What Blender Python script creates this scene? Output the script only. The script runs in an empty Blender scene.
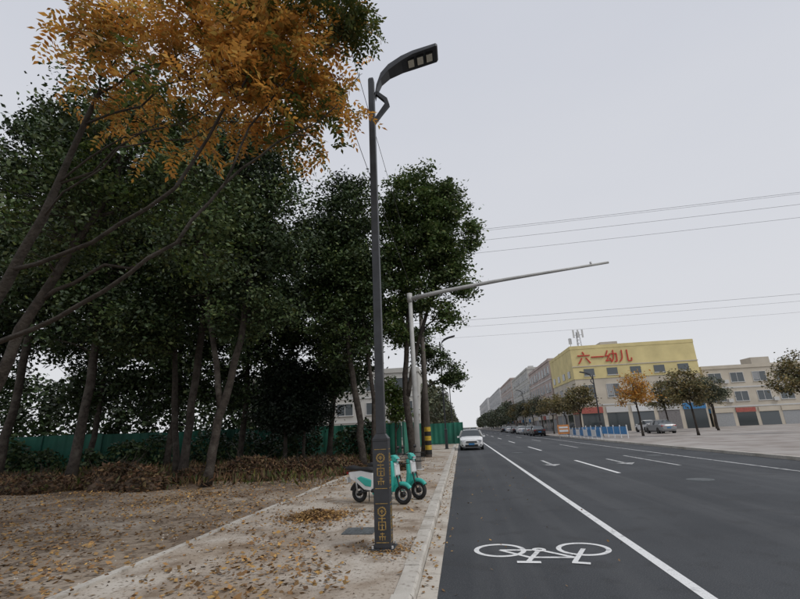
import bpy, math, random
import numpy as np
from mathutils import Matrix, Vector
from mathutils import noise as mnoise
random.seed(7)
SC=bpy.context.scene
COL=bpy.context.collection

# ------------------------------------------------------------ materials
def newmat(name):
    m=bpy.data.materials.new(name); m.use_nodes=True
    nt=m.node_tree; return m,nt,nt.nodes['Principled BSDF']
def simple(name,c,rough=0.6,metal=0.0,spec=0.4,var=0.0,scale=6.0,bump=0.0):
    m,nt,b=newmat(name)
    b.inputs['Roughness'].default_value=rough; b.inputs['Metallic'].default_value=metal
    b.inputs['Specular IOR Level'].default_value=spec
    b.inputs['Base Color'].default_value=(*c,1)
    if var>0 or bump>0:
        tc=nt.nodes.new('ShaderNodeTexCoord'); n=nt.nodes.new('ShaderNodeTexNoise')
        n.inputs['Scale'].default_value=scale; n.inputs['Detail'].default_value=4
        nt.links.new(tc.outputs['Object'],n.inputs['Vector'])
        if var>0:
            r=nt.nodes.new('ShaderNodeValToRGB')
            r.color_ramp.elements[0].position=0.3; r.color_ramp.elements[1].position=0.7
            r.color_ramp.elements[0].color=(*[max(0,x*(1-var)) for x in c],1)
            r.color_ramp.elements[1].color=(*[min(1,x*(1+var)) for x in c],1)
            nt.links.new(n.outputs['Fac'],r.inputs['Fac']); nt.links.new(r.outputs['Color'],b.inputs['Base Color'])
        if bump>0:
            bp=nt.nodes.new('ShaderNodeBump'); bp.inputs['Strength'].default_value=bump; bp.inputs['Distance'].default_value=0.02
            nt.links.new(n.outputs['Fac'],bp.inputs['Height']); nt.links.new(bp.outputs['Normal'],b.inputs['Normal'])
    return m
def layered(name,base,layers,rough=0.85,bump=0.4,bscale=60,bdist=0.01,spec=0.3):
    """layers: (color, noise scale, lo, hi, amount, detail[, mapping scale])"""
    m,nt,b=newmat(name); b.inputs['Roughness'].default_value=rough; b.inputs['Specular IOR Level'].default_value=spec
    tc=nt.nodes.new('ShaderNodeTexCoord'); cur=None
    for i,ly in enumerate(layers):
        c,s,lo,hi,am,det=ly[:6]
        n=nt.nodes.new('ShaderNodeTexNoise'); n.inputs['Scale'].default_value=s; n.inputs['Detail'].default_value=det
        mp=nt.nodes.new('ShaderNodeMapping'); mp.inputs['Location'].default_value=(i*13.7,i*5.1,i*2.3)
        if len(ly)>6: mp.inputs['Scale'].default_value=ly[6]
        nt.links.new(tc.outputs['Object'],mp.inputs['Vector']); nt.links.new(mp.outputs['Vector'],n.inputs['Vector'])
        r=nt.nodes.new('ShaderNodeMapRange'); r.inputs['From Min'].default_value=lo; r.inputs['From Max'].default_value=hi
        r.inputs['To Min'].default_value=0; r.inputs['To Max'].default_value=am
        nt.links.new(n.outputs['Fac'],r.inputs['Value'])
        mx=nt.nodes.new('ShaderNodeMixRGB'); nt.links.new(r.outputs['Result'],mx.inputs['Fac'])
        if cur is None: mx.inputs['Color1'].default_value=(*base,1)
        else: nt.links.new(cur,mx.inputs['Color1'])
        mx.inputs['Color2'].default_value=(*c,1); cur=mx.outputs['Color']
    nt.links.new(cur,b.inputs['Base Color'])
    n=nt.nodes.new('ShaderNodeTexNoise'); n.inputs['Scale'].default_value=bscale; n.inputs['Detail'].default_value=3
    nt.links.new(tc.outputs['Object'],n.inputs['Vector'])
    bp=nt.nodes.new('ShaderNodeBump'); bp.inputs['Strength'].default_value=bump; bp.inputs['Distance'].default_value=bdist
    nt.links.new(n.outputs['Fac'],bp.inputs['Height']); nt.links.new(bp.outputs['Normal'],b.inputs['Normal'])
    return m
def leafmat(name,cols,transl=0.35,nscale=0.6,rough=0.5,dark=0.55):
    m=bpy.data.materials.new(name); m.use_nodes=True; nt=m.node_tree
    b=nt.nodes['Principled BSDF']; out=nt.nodes['Material Output']
    b.inputs['Roughness'].default_value=rough; b.inputs['Specular IOR Level'].default_value=0.35
    g=nt.nodes.new('ShaderNodeNewGeometry'); r=nt.nodes.new('ShaderNodeValToRGB')
    cr=r.color_ramp
    while len(cr.elements)<len(cols): cr.elements.new(0.5)
    for i,c in enumerate(cols):
        cr.elements[i].position=i/(len(cols)-1); cr.elements[i].color=(*c,1)
    nt.links.new(g.outputs['Random Per Island'],r.inputs['Fac'])
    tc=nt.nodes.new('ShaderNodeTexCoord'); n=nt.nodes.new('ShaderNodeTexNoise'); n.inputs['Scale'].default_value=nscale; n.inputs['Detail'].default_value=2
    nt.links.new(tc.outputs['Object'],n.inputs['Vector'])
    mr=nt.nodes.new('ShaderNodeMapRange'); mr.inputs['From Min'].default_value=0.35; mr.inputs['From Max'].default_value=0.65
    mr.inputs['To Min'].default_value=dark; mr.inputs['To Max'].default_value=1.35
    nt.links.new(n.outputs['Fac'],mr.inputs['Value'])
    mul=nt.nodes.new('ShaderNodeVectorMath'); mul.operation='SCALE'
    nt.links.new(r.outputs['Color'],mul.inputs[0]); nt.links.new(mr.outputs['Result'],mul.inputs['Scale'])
    nt.links.new(mul.outputs['Vector'],b.inputs['Base Color'])
    if transl>0:
        t=nt.nodes.new('ShaderNodeBsdfTranslucent'); nt.links.new(mul.outputs['Vector'],t.inputs['Color'])
        mix=nt.nodes.new('ShaderNodeMixShader'); mix.inputs['Fac'].default_value=transl
        nt.links.new(b.outputs['BSDF'],mix.inputs[1]); nt.links.new(t.outputs['BSDF'],mix.inputs[2])
        nt.links.new(mix.outputs['Shader'],out.inputs['Surface'])
    return m

M={}
M['asphalt']=layered('asphalt',(0.056,0.061,0.068),[((0.034,0.038,0.044),0.28,0.42,0.62,0.8,3),((0.088,0.092,0.098),1.0,0.48,0.68,0.6,3,(1.6,0.05,1)),((0.035,0.037,0.040),2.2,0.56,0.66,0.5,5),((0.13,0.135,0.14),85,0.54,0.70,0.9,2),((0.025,0.027,0.03),110,0.55,0.68,0.8,2)],rough=0.82,bump=0.7,bscale=130,bdist=0.008)
M['sidewalk']=layered('sidewalk_concrete',(0.45,0.405,0.35),[((0.28,0.215,0.155),0.5,0.43,0.62,0.85,5),((0.17,0.12,0.08),1.7,0.52,0.66,0.8,7),((0.56,0.53,0.48),1.1,0.54,0.7,0.6,4),((0.13,0.095,0.062),20,0.55,0.67,0.75,4)],rough=0.95,bump=0.7,bscale=35,bdist=0.014)
M['kerb']=layered('kerb_concrete',(0.50,0.475,0.43),[((0.30,0.27,0.23),1.5,0.45,0.68,0.75,5),((0.20,0.17,0.14),14,0.55,0.72,0.65,4)],rough=0.9,bump=0.3,bscale=50)
M['gutter']=layered('gutter_concrete',(0.50,0.465,0.41),[((0.30,0.25,0.20),1.9,0.45,0.66,0.75,5),((0.22,0.18,0.15),18,0.55,0.72,0.6,4)],rough=0.9,bump=0.3,bscale=50)
M['dirt']=layered('dirt',(0.29,0.235,0.18),[((0.13,0.092,0.065),0.42,0.43,0.60,0.88,5),((0.42,0.37,0.31),0.9,0.52,0.68,0.7,5),((0.09,0.063,0.043),6,0.50,0.66,0.8,6)],rough=1.0,bump=1.0,bscale=12,bdist=0.05)
M['soil']=layered('dark_soil',(0.10,0.07,0.05),[((0.05,0.037,0.027),1.2,0.44,0.62,0.85,5)],rough=1.0,bump=1.0,bscale=12,bdist=0.05)
M['land']=layered('land',(0.14,0.13,0.09),[((0.08,0.09,0.05),0.05,0.4,0.6,0.8,4)],rough=1,bump=0.2,bscale=1)
M['rwalk']=layered('right_paving',(0.33,0.305,0.285),[((0.20,0.17,0.15),0.6,0.42,0.66,0.8,5),((0.40,0.38,0.36),0.25,0.5,0.6,0.5,3)],rough=0.9,bump=0.2,bscale=20)
M['paint']=layered('road_paint',(0.74,0.75,0.75),[((0.28,0.29,0.30),6,0.55,0.68,0.65,6),((0.40,0.40,0.40),55,0.54,0.68,0.6,3)],rough=0.7,bump=0.3,bscale=120,bdist=0.004)
M['paintworn']=layered('worn_road_paint',(0.55,0.56,0.56),[((0.14,0.145,0.15),6,0.48,0.62,0.8,6),((0.2,0.2,0.2),50,0.5,0.65,0.6,3)],rough=0.75,bump=0.3,bscale=120,bdist=0.004)
M['pole']=simple('lamp_paint',(0.032,0.034,0.039),0.45,0.1,0.5,var=0.3,scale=5)
M['black']=simple('black_plastic',(0.015,0.015,0.016),0.5)
M['rubber']=simple('rubber',(0.02,0.02,0.02),0.85,var=0.3)
M['gold']=simple('gold_trim',(0.33,0.22,0.075),0.55,0.3,var=0.45,scale=30)
M['led']=simple('led_lens',(0.62,0.60,0.52),0.3,0.0,0.6,var=0.15,scale=60)
M['steel']=simple('galvanised_steel',(0.42,0.42,0.42),0.5,0.2,var=0.15,scale=3)
M['gwhite']=simple('mast_paint',(0.40,0.40,0.39),0.55,0.0,var=0.18,scale=2)
M['conc']=simple('concrete_pole',(0.17,0.15,0.135),0.9,var=0.3,scale=4)
M['pyel']=simple('warning_yellow',(0.50,0.34,0.04),0.7,var=0.3,scale=8)
M['pblk']=simple('warning_black',(0.02,0.02,0.02),0.7)
M['fence']=simple('green_hoarding',(0.016,0.13,0.088),0.6,var=0.4,scale=0.5)
M['fence2']=simple('green_hoarding_edge',(0.02,0.10,0.075),0.6)
M['bark']=layered('bark',(0.060,0.050,0.042),[((0.025,0.02,0.017),7,0.4,0.65,0.8,5),((0.11,0.10,0.085),2.5,0.55,0.7,0.5,4)],rough=0.95,bump=1.0,bscale=18,bdist=0.03)
M['bark2']=layered('bark_pale',(0.055,0.046,0.038),[((0.026,0.022,0.018),7,0.4,0.65,0.8,5),((0.09,0.08,0.07),2.0,0.55,0.7,0.6,4)],rough=0.95,bump=1.0,bscale=18,bdist=0.03)
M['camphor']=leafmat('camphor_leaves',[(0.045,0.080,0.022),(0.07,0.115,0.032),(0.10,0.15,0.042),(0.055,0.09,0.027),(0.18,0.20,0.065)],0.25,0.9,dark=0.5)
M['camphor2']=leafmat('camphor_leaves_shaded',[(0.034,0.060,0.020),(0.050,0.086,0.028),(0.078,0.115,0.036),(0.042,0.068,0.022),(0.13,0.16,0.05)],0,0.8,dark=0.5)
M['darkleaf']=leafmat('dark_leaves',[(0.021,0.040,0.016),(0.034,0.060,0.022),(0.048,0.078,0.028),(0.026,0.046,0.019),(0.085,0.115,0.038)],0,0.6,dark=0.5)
M['conifer']=leafmat('dense_evergreen_leaves',[(0.008,0.015,0.010),(0.014,0.025,0.015),(0.02,0.032,0.016)],0,0.8)
M['midgreen']=leafmat('mid_green_leaves',[(0.04,0.07,0.018),(0.07,0.12,0.025),(0.10,0.15,0.033),(0.14,0.16,0.035)],0.3,1.2)
M['yellow']=leafmat('autumn_leaves',[(0.50,0.23,0.05),(0.62,0.33,0.07),(0.42,0.18,0.04),(0.68,0.43,0.12),(0.25,0.20,0.05),(0.55,0.25,0.05),(0.30,0.14,0.04)],0.5,1.4,dark=0.6)
M['olive']=leafmat('olive_leaves',[(0.06,0.09,0.02),(0.10,0.13,0.03),(0.045,0.07,0.018),(0.20,0.17,0.04)],0.4,1.4)
M['brownleaf']=leafmat('street_tree_leaves',[(0.12,0.10,0.045),(0.20,0.15,0.06),(0.09,0.10,0.04),(0.25,0.18,0.07),(0.07,0.09,0.035)],0,0.4)
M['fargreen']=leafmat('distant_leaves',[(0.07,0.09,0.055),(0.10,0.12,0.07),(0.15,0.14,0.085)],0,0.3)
M['litter']=leafmat('fallen_leaf',[(0.20,0.11,0.045),(0.32,0.18,0.07),(0.12,0.065,0.03),(0.44,0.27,0.09),(0.24,0.15,0.07),(0.08,0.045,0.025)],0,1.0,0.8,0.75)
M['brush']=leafmat('dry_brush',[(0.085,0.045,0.025),(0.13,0.07,0.035),(0.05,0.03,0.02),(0.16,0.10,0.05),(0.06,0.065,0.025)],0,1.0,0.8,0.6)
M['teal']=simple('teal_paint',(0.04,0.40,0.34),0.32,0,0.5,var=0.1,scale=4)
M['white']=simple('white_paint',(0.70,0.71,0.71),0.35,0,0.5,var=0.08,scale=5)
M['carwhite']=simple('car_white',(0.70,0.71,0.72),0.25,0,0.6)
M['carblack']=simple('car_black',(0.02,0.02,0.023),0.2,0,0.6)
M['carsilver']=simple('car_silver',(0.3,0.31,0.32),0.3,0.4,0.6)
M['glass']=simple('window_glass',(0.035,0.045,0.05),0.08,0,0.7)
M['lens']=simple('lamp_lens',(0.55,0.57,0.6),0.1,0,0.8)
M['red']=simple('red_lens',(0.4,0.02,0.02),0.3)
M['blue']=simple('barrier_blue',(0.05,0.20,0.42),0.5,var=0.2)
M['blind']=simple('shutter_grey',(0.30,0.31,0.32),0.6,var=0.1)
M['orange']=simple('orange_paint',(0.58,0.24,0.08),0.6,var=0.15)
M['ybuild']=simple('yellow_render',(0.66,0.56,0.28),0.85,var=0.12,scale=0.5)
M['beige']=simple('beige_render',(0.52,0.47,0.39),0.9,var=0.12,scale=0.4)
M['pink']=simple('pink_render',(0.45,0.37,0.34),0.9,var=0.12,scale=0.3)
M['pale']=simple('pale_render',(0.50,0.49,0.46),0.9,var=0.14,scale=0.3)
M['pale2']=simple('haze_tinted_render',(0.54,0.54,0.55),0.9,var=0.06,scale=0.2)  # distance haze put into the wall colour of the farthest buildings
M['hazeglass']=simple('haze_tinted_glass',(0.25,0.27,0.29),0.3)  # glass paled to imitate haze over the far windows
M['midglass']=simple('mid_glass',(0.11,0.125,0.135),0.15)
M['trim']=simple('window_trim',(0.55,0.55,0.54),0.6)
M['roof']=simple('roof_grey',(0.2,0.19,0.19),0.9,var=0.2)
M['brickred']=simple('brown_red_tile',(0.26,0.11,0.08),0.8,var=0.2)
M['signred']=simple('sign_red',(0.52,0.05,0.035),0.5)
M['signdull']=simple('faded_red_sign',(0.36,0.10,0.08),0.6,var=0.2)
M['wire']=simple('cable',(0.10,0.10,0.105),0.7)
M['cover']=simple('cover_iron',(0.10,0.11,0.115),0.7,0.1,var=0.25,scale=8,bump=0.3)

# ------------------------------------------------------------ mesh builder
class MB:
    def __init__(s): s.v=[];s.f=[];s.m=[];s.mats=[]
    def mi(s,m):
        if m not in s.mats: s.mats.append(m)
        return s.mats.index(m)
    def add(s,vs,fs,m):
        o=len(s.v); s.v.extend([tuple(a) for a in vs]); k=s.mi(m)
        for f in fs: s.f.append(tuple(i+o for i in f)); s.m.append(k)
    def box(s,x0,x1,y0,y1,z0,z1,m):
        s.add([(x0,y0,z0),(x1,y0,z0),(x1,y1,z0),(x0,y1,z0),(x0,y0,z1),(x1,y0,z1),(x1,y1,z1),(x0,y1,z1)],
              [(0,3,2,1),(4,5,6,7),(0,1,5,4),(1,2,6,5),(2,3,7,6),(3,0,4,7)],m)
    def cbox(s,c,d,m,rot=None):
        R=rot or Matrix.Identity(3); vs=[]
        for z in(-.5,.5):
            for x,y in((-.5,-.5),(.5,-.5),(.5,.5),(-.5,.5)):
                vs.append(Vector(c)+R@Vector((x*d[0],y*d[1],z*d[2])))
        s.add(vs,[(0,3,2,1),(4,5,6,7),(0,1,5,4),(1,2,6,5),(2,3,7,6),(3,0,4,7)],m)
    def tube(s,path,rad,m,n=8,cap=True):
        pts=[Vector(p) for p in path]; k=len(pts)
        if not hasattr(rad,'__len__'): rad=[rad]*k
        d0=(pts[1]-pts[0]).normalized(); up=Vector((0,0,1)) if abs(d0.z)<0.9 else Vector((1,0,0))
        u=d0.cross(up).normalized(); vs=[]
        for i,p in enumerate(pts):
            d=(pts[min(i+1,k-1)]-pts[max(i-1,0)]).normalized()
            u=(u-d*u.dot(d)).normalized(); w=d.cross(u)
            for j in range(n):
                a=2*math.pi*j/n+math.pi/n; vs.append(p+(u*math.cos(a)+w*math.sin(a))*rad[i])
        fs=[(i*n+j,i*n+(j+1)%n,(i+1)*n+(j+1)%n,(i+1)*n+j) for i in range(k-1) for j in range(n)]
        if cap: fs+= [tuple(range(n))[::-1],tuple((k-1)*n+j for j in range(n))]
        s.add(vs,fs,m)
    def loft(s,secs,m,cap=True):
        n=len(secs[0]);vs=[p for q in secs for p in q];k=len(secs)
        fs=[(i*n+j,i*n+(j+1)%n,(i+1)*n+(j+1)%n,(i+1)*n+j) for i in range(k-1) for j in range(n)]
        if cap: fs+=[tuple(range(n))[::-1],tuple((k-1)*n+j for j in range(n))]
        s.add(vs,fs,m)
    def prism(s,prof,y0,y1,m):
        n=len(prof); s.add([(x,y0,z) for x,z in prof]+[(x,y1,z) for x,z in prof],
            [tuple(range(n)),tuple(range(2*n-1,n-1,-1))]+[(i,n+i,n+(i+1)%n,(i+1)%n) for i in range(n)],m)
    def torus(s,c,R,r,m,a=24,b=8,a0=0,a1=2*math.pi):
        closed=abs(a1-a0-2*math.pi)<1e-6; vs=[];k=a if closed else a+1
        for i in range(k):
            t=a0+(a1-a0)*i/a
            for j in range(b):
                p=2*math.pi*j/b; q=R+r*math.cos(p)
                vs.append((c[0]+q*math.cos(t),c[1]+r*math.sin(p),c[2]+q*math.sin(t)))
        fs=[(i*b+j,((i+1)%k)*b+j,((i+1)%k)*b+(j+1)%b,i*b+(j+1)%b) for i in range(a) for j in range(b)]
        s.add(vs,fs,m)
    def disc(s,c,R,th,m,n=20):
        s.tube([(c[0],c[1]-th/2,c[2]),(c[0],c[1]+th/2,c[2])],R,m,n)
    def build(s,name,parent=None,bevel=0,smooth=False,loc=None,rz=0):
        me=bpy.data.meshes.new(name); me.from_pydata(s.v,[],s.f)
        for m in s.mats: me.materials.append(m)
        me.polygons.foreach_set('material_index',s.m)
        if smooth: me.polygons.foreach_set('use_smooth',[True]*len(s.f))
        me.update()
        o=bpy.data.objects.new(name,me); COL.objects.link(o)
        if parent: o.parent=parent
        if loc: o.location=loc
        if rz: o.rotation_euler=(0,0,rz)
        if bevel:
            b=o.modifiers.new('bevel','BEVEL'); b.width=bevel; b.segments=2; b.limit_method='ANGLE'; b.angle_limit=math.radians(35)
        return o
def empty(name,loc=(0,0,0),rz=0,scale=1):
    e=bpy.data.objects.new(name,None); COL.objects.link(e); e.location=loc; e.rotation_euler=(0,0,rz); e.scale=(scale,)*3
    e.empty_display_size=0.2; return e

# ------------------------------------------------------------ foliage
def rot_frames(rng,n,droop=0.3,flat=0.5):
    d=rng.normal(size=(n,3)); d[:,2]=d[:,2]*0.6-droop; d/=np.linalg.norm(d,axis=1)[:,None]
    r=rng.normal(size=(n,3))*(1-flat)+np.array([0,0,1.0])*flat
    w=np.cross(d,r); w/=np.linalg.norm(w,axis=1)[:,None]+1e-9
    return d,w
def leaf_quads(P,d,w,L,W):
    n=len(P); L=np.asarray(L).reshape(-1,1); W=np.asarray(W).reshape(-1,1)
    nn=np.cross(d,w)
    v=np.empty((n,4,3)); v[:,0]=P; v[:,1]=P+d*L*0.45+w*W*0.5+nn*L*0.06; v[:,2]=P+d*L; v[:,3]=P+d*L*0.45-w*W*0.5+nn*L*0.06
    return v.reshape(-1,3)
def mesh_quads(name,V,mats,midx=None,parent=None):
    n=len(V)//4; me=bpy.data.meshes.new(name)
    me.vertices.add(len(V)); me.vertices.foreach_set('co',V.astype(np.float32).ravel())
    me.loops.add(n*4); me.loops.foreach_set('vertex_index',np.arange(n*4,dtype=np.int32))
    me.polygons.add(n); me.polygons.foreach_set('loop_start',np.arange(0,n*4,4,dtype=np.int32))
    for m in mats: me.materials.append(m)
    if midx is not None: me.polygons.foreach_set('material_index',midx.astype(np.int32))
    me.update(calc_edges=True); me.validate()
    o=bpy.data.objects.new(name,me); COL.objects.link(o)
    if parent: o.parent=parent
    return o
def sample_ells(rng,ells,n,lo=0.25):
    vol=np.array([ (e[3]*e[4]*e[5])**0.75*(e[6] if len(e)>6 else 1) for e in ells]); vol/=vol.sum()
    idx=rng.choice(len(ells),n,p=vol); E=np.array([e[:6] for e in ells])[idx]
    d=rng.normal(size=(n,3)); d/=np.linalg.norm(d,axis=1)[:,None]
    u=(lo+(1-lo)*rng.random(n))**(1/2.2)
    return E[:,:3]+d*E[:,3:]*u[:,None],idx
def curve(a,b,rng,k=5,lift=0.2,jit=0.06):
    a=np.array(a,float);b=np.array(b,float);L=np.linalg.norm(b-a);pts=[]
    off=rng.normal(size=3)*jit*L
    for i in range(k+1):
        t=i/k; p=a*(1-t)+b*t+off*math.sin(math.pi*t); p[2]+=lift*L*math.sin(math.pi*t)*0.4*(1-t)
        if 0<i<k: p=p+rng.normal(size=3)*0.02*L
        pts.append(p)
    return pts
def make_tree(name,trunks,ells,nsub,nleaf,lsize,mat,bark,seed,sig=0.36,mode='leaf',twigr=0.012,limbr=0.07,mats2=None,lo=0.12,extra=None,frac2=0.2,wr=.58):
    rng=np.random.default_rng(seed); par=empty(name,tuple(trunks[0][0][:3]))
    off=np.array(trunks[0][0][:3]); mb=MB(); skel=[]
    for tr in trunks:
        pts=np.array([p[:3] for p in tr],float); rr=[p[3] for p in tr]
        P=[];Rr=[]
        for i in range(len(pts)-1):
            for t in np.linspace(0,1,5)[:-1]:
                P.append(pts[i]*(1-t)+pts[i+1]*t+rng.normal(size=3)*rr[i]*0.16); Rr.append((rr[i]*(1-t)+rr[i+1]*t)*rng.uniform(.94,1.07))
        P.append(pts[-1]);Rr.append(rr[-1])
        P[0]=pts[0]; Rr[0]*=1.35
        mb.tube([p-off for p in P],Rr,bark,10)
        for p,r in zip(P,Rr):
            if p[2]>pts[-1][2]*0.3: skel.append((p,r))
    for e in ells:
        c=np.array(e[:3])
        cand=[(np.linalg.norm(c-p)+(3.0*max(0,p[2]-c[2]+0.8)),i) for i,(p,r) in enumerate(skel[:400])]
        i=min(cand)[1]; p,r=skel[i]; r0=min(r*0.8,limbr*(0.6+e[3]*0.3))
        cv=curve(p,c+np.array([0,0,e[5]*0.4]),rng,8,0.25)
        rad=list(np.linspace(r0,r0*0.3,9)); mb.tube([q-off for q in cv],rad,bark,7)
        for q,r in zip(cv[2:],rad[2:]): skel.append((q,r))
    if extra:
        for path,r0,r1 in extra:
            Pp=[np.array(q,float) for q in path]
            Q=[]
            for i in range(len(Pp)-1):
                for t in (0,.33,.66): Q.append(Pp[i]*(1-t)+Pp[i+1]*t+rng.normal(size=3)*.025*(i+t>0))
            Q.append(Pp[-1]); rad=list(np.linspace(r0,r1,len(Q)))
            mb.tube([q-off for q in Q],rad,bark,7)
            for q,r in zip(Q[3:],rad[3:]): skel.append((q,r))
    sub,_=sample_ells(rng,ells,nsub,lo)
    SP=np.array([q for q,_ in skel])
    for s in sub:
        dd=np.linalg.norm(SP-s,axis=1)+1.5*np.maximum(0,SP[:,2]-s[2]); i=int(np.argmin(dd))
        cv=curve(SP[i],s,rng,4,0.2,0.1); mb.tube([q-off for q in cv],list(np.linspace(min(twigr*2,skel[i][1]),twigr*0.4,5)),bark,4,False)
    mb.build('trunk_and_branches',par,smooth=True)
    k=rng.integers(0,nsub,nleaf); size=0.6+0.8*rng.random(nsub)
    if mode=='leaf':
        P=sub[k]+rng.normal(size=(nleaf,3))*np.array([sig,sig,sig*0.6])*size[k][:,None]
        d,w=rot_frames(rng,nleaf); L=lsize*(0.65+0.6*rng.random(nleaf))
        V=leaf_quads(P,d,w,L,L*wr); nl=nleaf
        mi=(rng.random(nsub)<frac2)[k].astype(int) if mats2 else None
    else:
        P=sub[k]+rng.normal(size=(nleaf,3))*np.array([sig,sig,sig*0.5])*size[k][:,None]
        d,w=rot_frames(rng,nleaf,0.5,0.85); R=lsize*(0.7+0.6*rng.random(nleaf)); Vs=[]
        for j in range(13):
            t=(j//2+1)/7.0; sd=1 if j%2 else -1
            if j==12: ld=d; t=1.0
            else: ld=d*0.45+w*sd*0.9
            ld=ld+rng.normal(size=(nleaf,3))*0.15; ld[:,2]-=0.15; ld/=np.linalg.norm(ld,axis=1)[:,None]
            lw=np.cross(ld,np.cross(d,w)+rng.normal(size=(nleaf,3))*0.3); lw/=np.linalg.norm(lw,axis=1)[:,None]
            base=P+d*R[:,None]*t; base[:,2]-=0.25*R*t*t
            Lf=R*0.27*(0.8+0.4*rng.random(nleaf)); Vs.append(leaf_quads(base,ld,lw,Lf,Lf*0.46))
        V=np.concatenate(Vs); nl=nleaf*13
        if mats2:
            ms=rng.random(nsub)<frac2; mi=np.tile(ms[k].astype(int),13)
        else: mi=None
    mesh_quads('leaves',V-off,[mat]+(mats2 or []),mi,par)
    return par

# ------------------------------------------------------------ camera
cam=bpy.data.cameras.new('camera'); cam.sensor_width=36; cam.lens=435/800*36; cam.clip_end=5000; cam.clip_start=0.05
co=bpy.data.objects.new('camera',cam); COL.objects.link(co)
Rm=Matrix.Rotation(math.radians(6.96),4,'Z')@Matrix.Rotation(math.radians(106.7),4,'X')@Matrix.Rotation(math.radians(-2.5),4,'Z')
co.matrix_world=Matrix.Translation((0,0,1.6))@Rm
SC.camera=co
SC.view_settings.view_transform='Standard'; SC.view_settings.look='None'; SC.view_settings.exposure=0

# ------------------------------------------------------------ world and sun
w=bpy.data.worlds.new('World'); SC.world=w; w.use_nodes=True; nt=w.node_tree
bg=nt.nodes['Background']; bg.inputs['Strength'].default_value=0.1
sky=nt.nodes.new('ShaderNodeTexSky'); sky.sky_type='NISHITA'; sky.sun_disc=False
sky.sun_elevation=math.radians(50); sky.sun_rotation=math.radians(120); sky.dust_density=6; sky.air_density=1.5
hs=nt.nodes.new('ShaderNodeHueSaturation'); hs.inputs['Saturation'].default_value=0.3
nt.links.new(sky.outputs['Color'],hs.inputs['Color'])
tc=nt.nodes.new('ShaderNodeTexCoord'); sp=nt.nodes.new('ShaderNodeSeparateXYZ'); nt.links.new(tc.outputs['Generated'],sp.inputs['Vector'])
ns=nt.nodes.new('ShaderNodeTexNoise'); ns.inputs['Scale'].default_value=1.6; ns.inputs['Detail'].default_value=4
mpn=nt.nodes.new('ShaderNodeMapping'); mpn.inputs['Scale'].default_value=(1,1,3); nt.links.new(tc.outputs['Generated'],mpn.inputs['Vector']); nt.links.new(mpn.outputs['Vector'],ns.inputs['Vector'])
ad=nt.nodes.new('ShaderNodeMath'); ad.operation='MULTIPLY_ADD'; nt.links.new(ns.outputs['Fac'],ad.inputs[0]); ad.inputs[1].default_value=0.35
nt.links.new(sp.outputs['Z'],ad.inputs[2])
rp=nt.nodes.new('ShaderNodeValToRGB'); cr=rp.color_ramp
cr.elements[0].position=0.1; cr.elements[0].color=(0.79,0.80,0.82,1)
cr.elements[1].position=1.0; cr.elements[1].color=(0.60,0.625,0.70,1)
e=cr.elements.new(0.45); e.color=(0.70,0.715,0.76,1)
nt.links.new(ad.outputs['Value'],rp.inputs['Fac'])
sc10=nt.nodes.new('ShaderNodeVectorMath'); sc10.operation='SCALE'; sc10.inputs['Scale'].default_value=10.0
nt.links.new(rp.outputs['Color'],sc10.inputs[0])
mx=nt.nodes.new('ShaderNodeMixRGB'); mx.inputs['Fac'].default_value=0.95
nt.links.new(hs.outputs['Color'],mx.inputs['Color1']); nt.links.new(sc10.outputs['Vector'],mx.inputs['Color2'])
nt.links.new(mx.outputs['Color'],bg.inputs['Color'])
sl=bpy.data.lights.new('sun','SUN'); sl.energy=1.4; sl.angle=math.radians(25); sl.color=(1,0.96,0.9)
so=bpy.data.objects.new('sun',sl); COL.objects.link(so)
so.rotation_euler=(math.radians(40),0,math.radians(60))

# ------------------------------------------------------------ ground, road, kerbs
ZR=-0.10
def sheet(name,x0,x1,y0,y1,z,m,nx=1,ny=1,fn=None):
    mb=MB(); vs=[];fs=[]
    for j in range(ny+1):
        for i in range(nx+1):
            x=x0+(x1-x0)*i/nx; y=y0+(y1-y0)*j/ny; vs.append((x,y,z+(fn(x,y) if fn else 0)))
    for j in range(ny):
        for i in range(nx):
            a=j*(nx+1)+i; fs.append((a,a+1,a+nx+2,a+nx+1))
    mb.add(vs,fs,m); return mb.build(name,smooth=bool(fn))
sheet('ground',-1500,1500,-300,2500,-0.25,M['land'])
sheet('road',-0.39,12.3,-30,900,ZR,M['asphalt'])
def bump_fn(x,y):
    b=0.05*mnoise.noise(Vector((x*0.5,y*0.5,0)))+0.02*mnoise.noise(Vector((x*2,y*2,3)))
    edge=min(1,max(0,(-4.55-x)/1.5))
    return edge*(b+0.03+0.22*max(0,mnoise.noise(Vector((x*0.25,y*0.25,7))))*min(1,max(0,(y-9)/5)))
sheet('dirt_verge',-40,-4.5,-6,50,-0.02,M['dirt'],140,180,bump_fn)
sheet('dirt_field',-60,-0.82,50,900,-0.03,M['dirt'])
sheet('sidewalk',-4.5,-0.82,-10,50,0.0,M['sidewalk'],30,300,lambda x,y:0.008*mnoise.noise(Vector((x*0.9,y*0.9,1))))
mb=MB(); mg=MB(); y=-8.0; rr=random.Random(3)
while y<250:
    L=1.0 if y<60 else 10
    dz=rr.uniform(-0.006,0.008); dx=rr.uniform(-0.007,0.007)
    x0,x1=-0.82+dx,-0.615+dx
    mb.loft([[(x0,yy,-0.15),(x0,yy,0.012+dz),(x1-0.025,yy,0.014+dz),(x1,yy,-0.008+dz),(x1+0.01,yy,-0.15)] for yy in (y+0.007,y+L-0.007)],M['kerb'])
    mg.box(-0.60+dx*0.5,-0.385+rr.uniform(-.006,.006),y+0.005,y+L-0.005,-0.16,-0.088+dz*0.3,M['gutter']); y+=L
mb.build('kerb'); mg.build('gutter')
sheet('kerb_bed',-0.83,-0.38,-10,250,-0.12,M['soil'])
mb=MB(); y=-8
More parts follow.
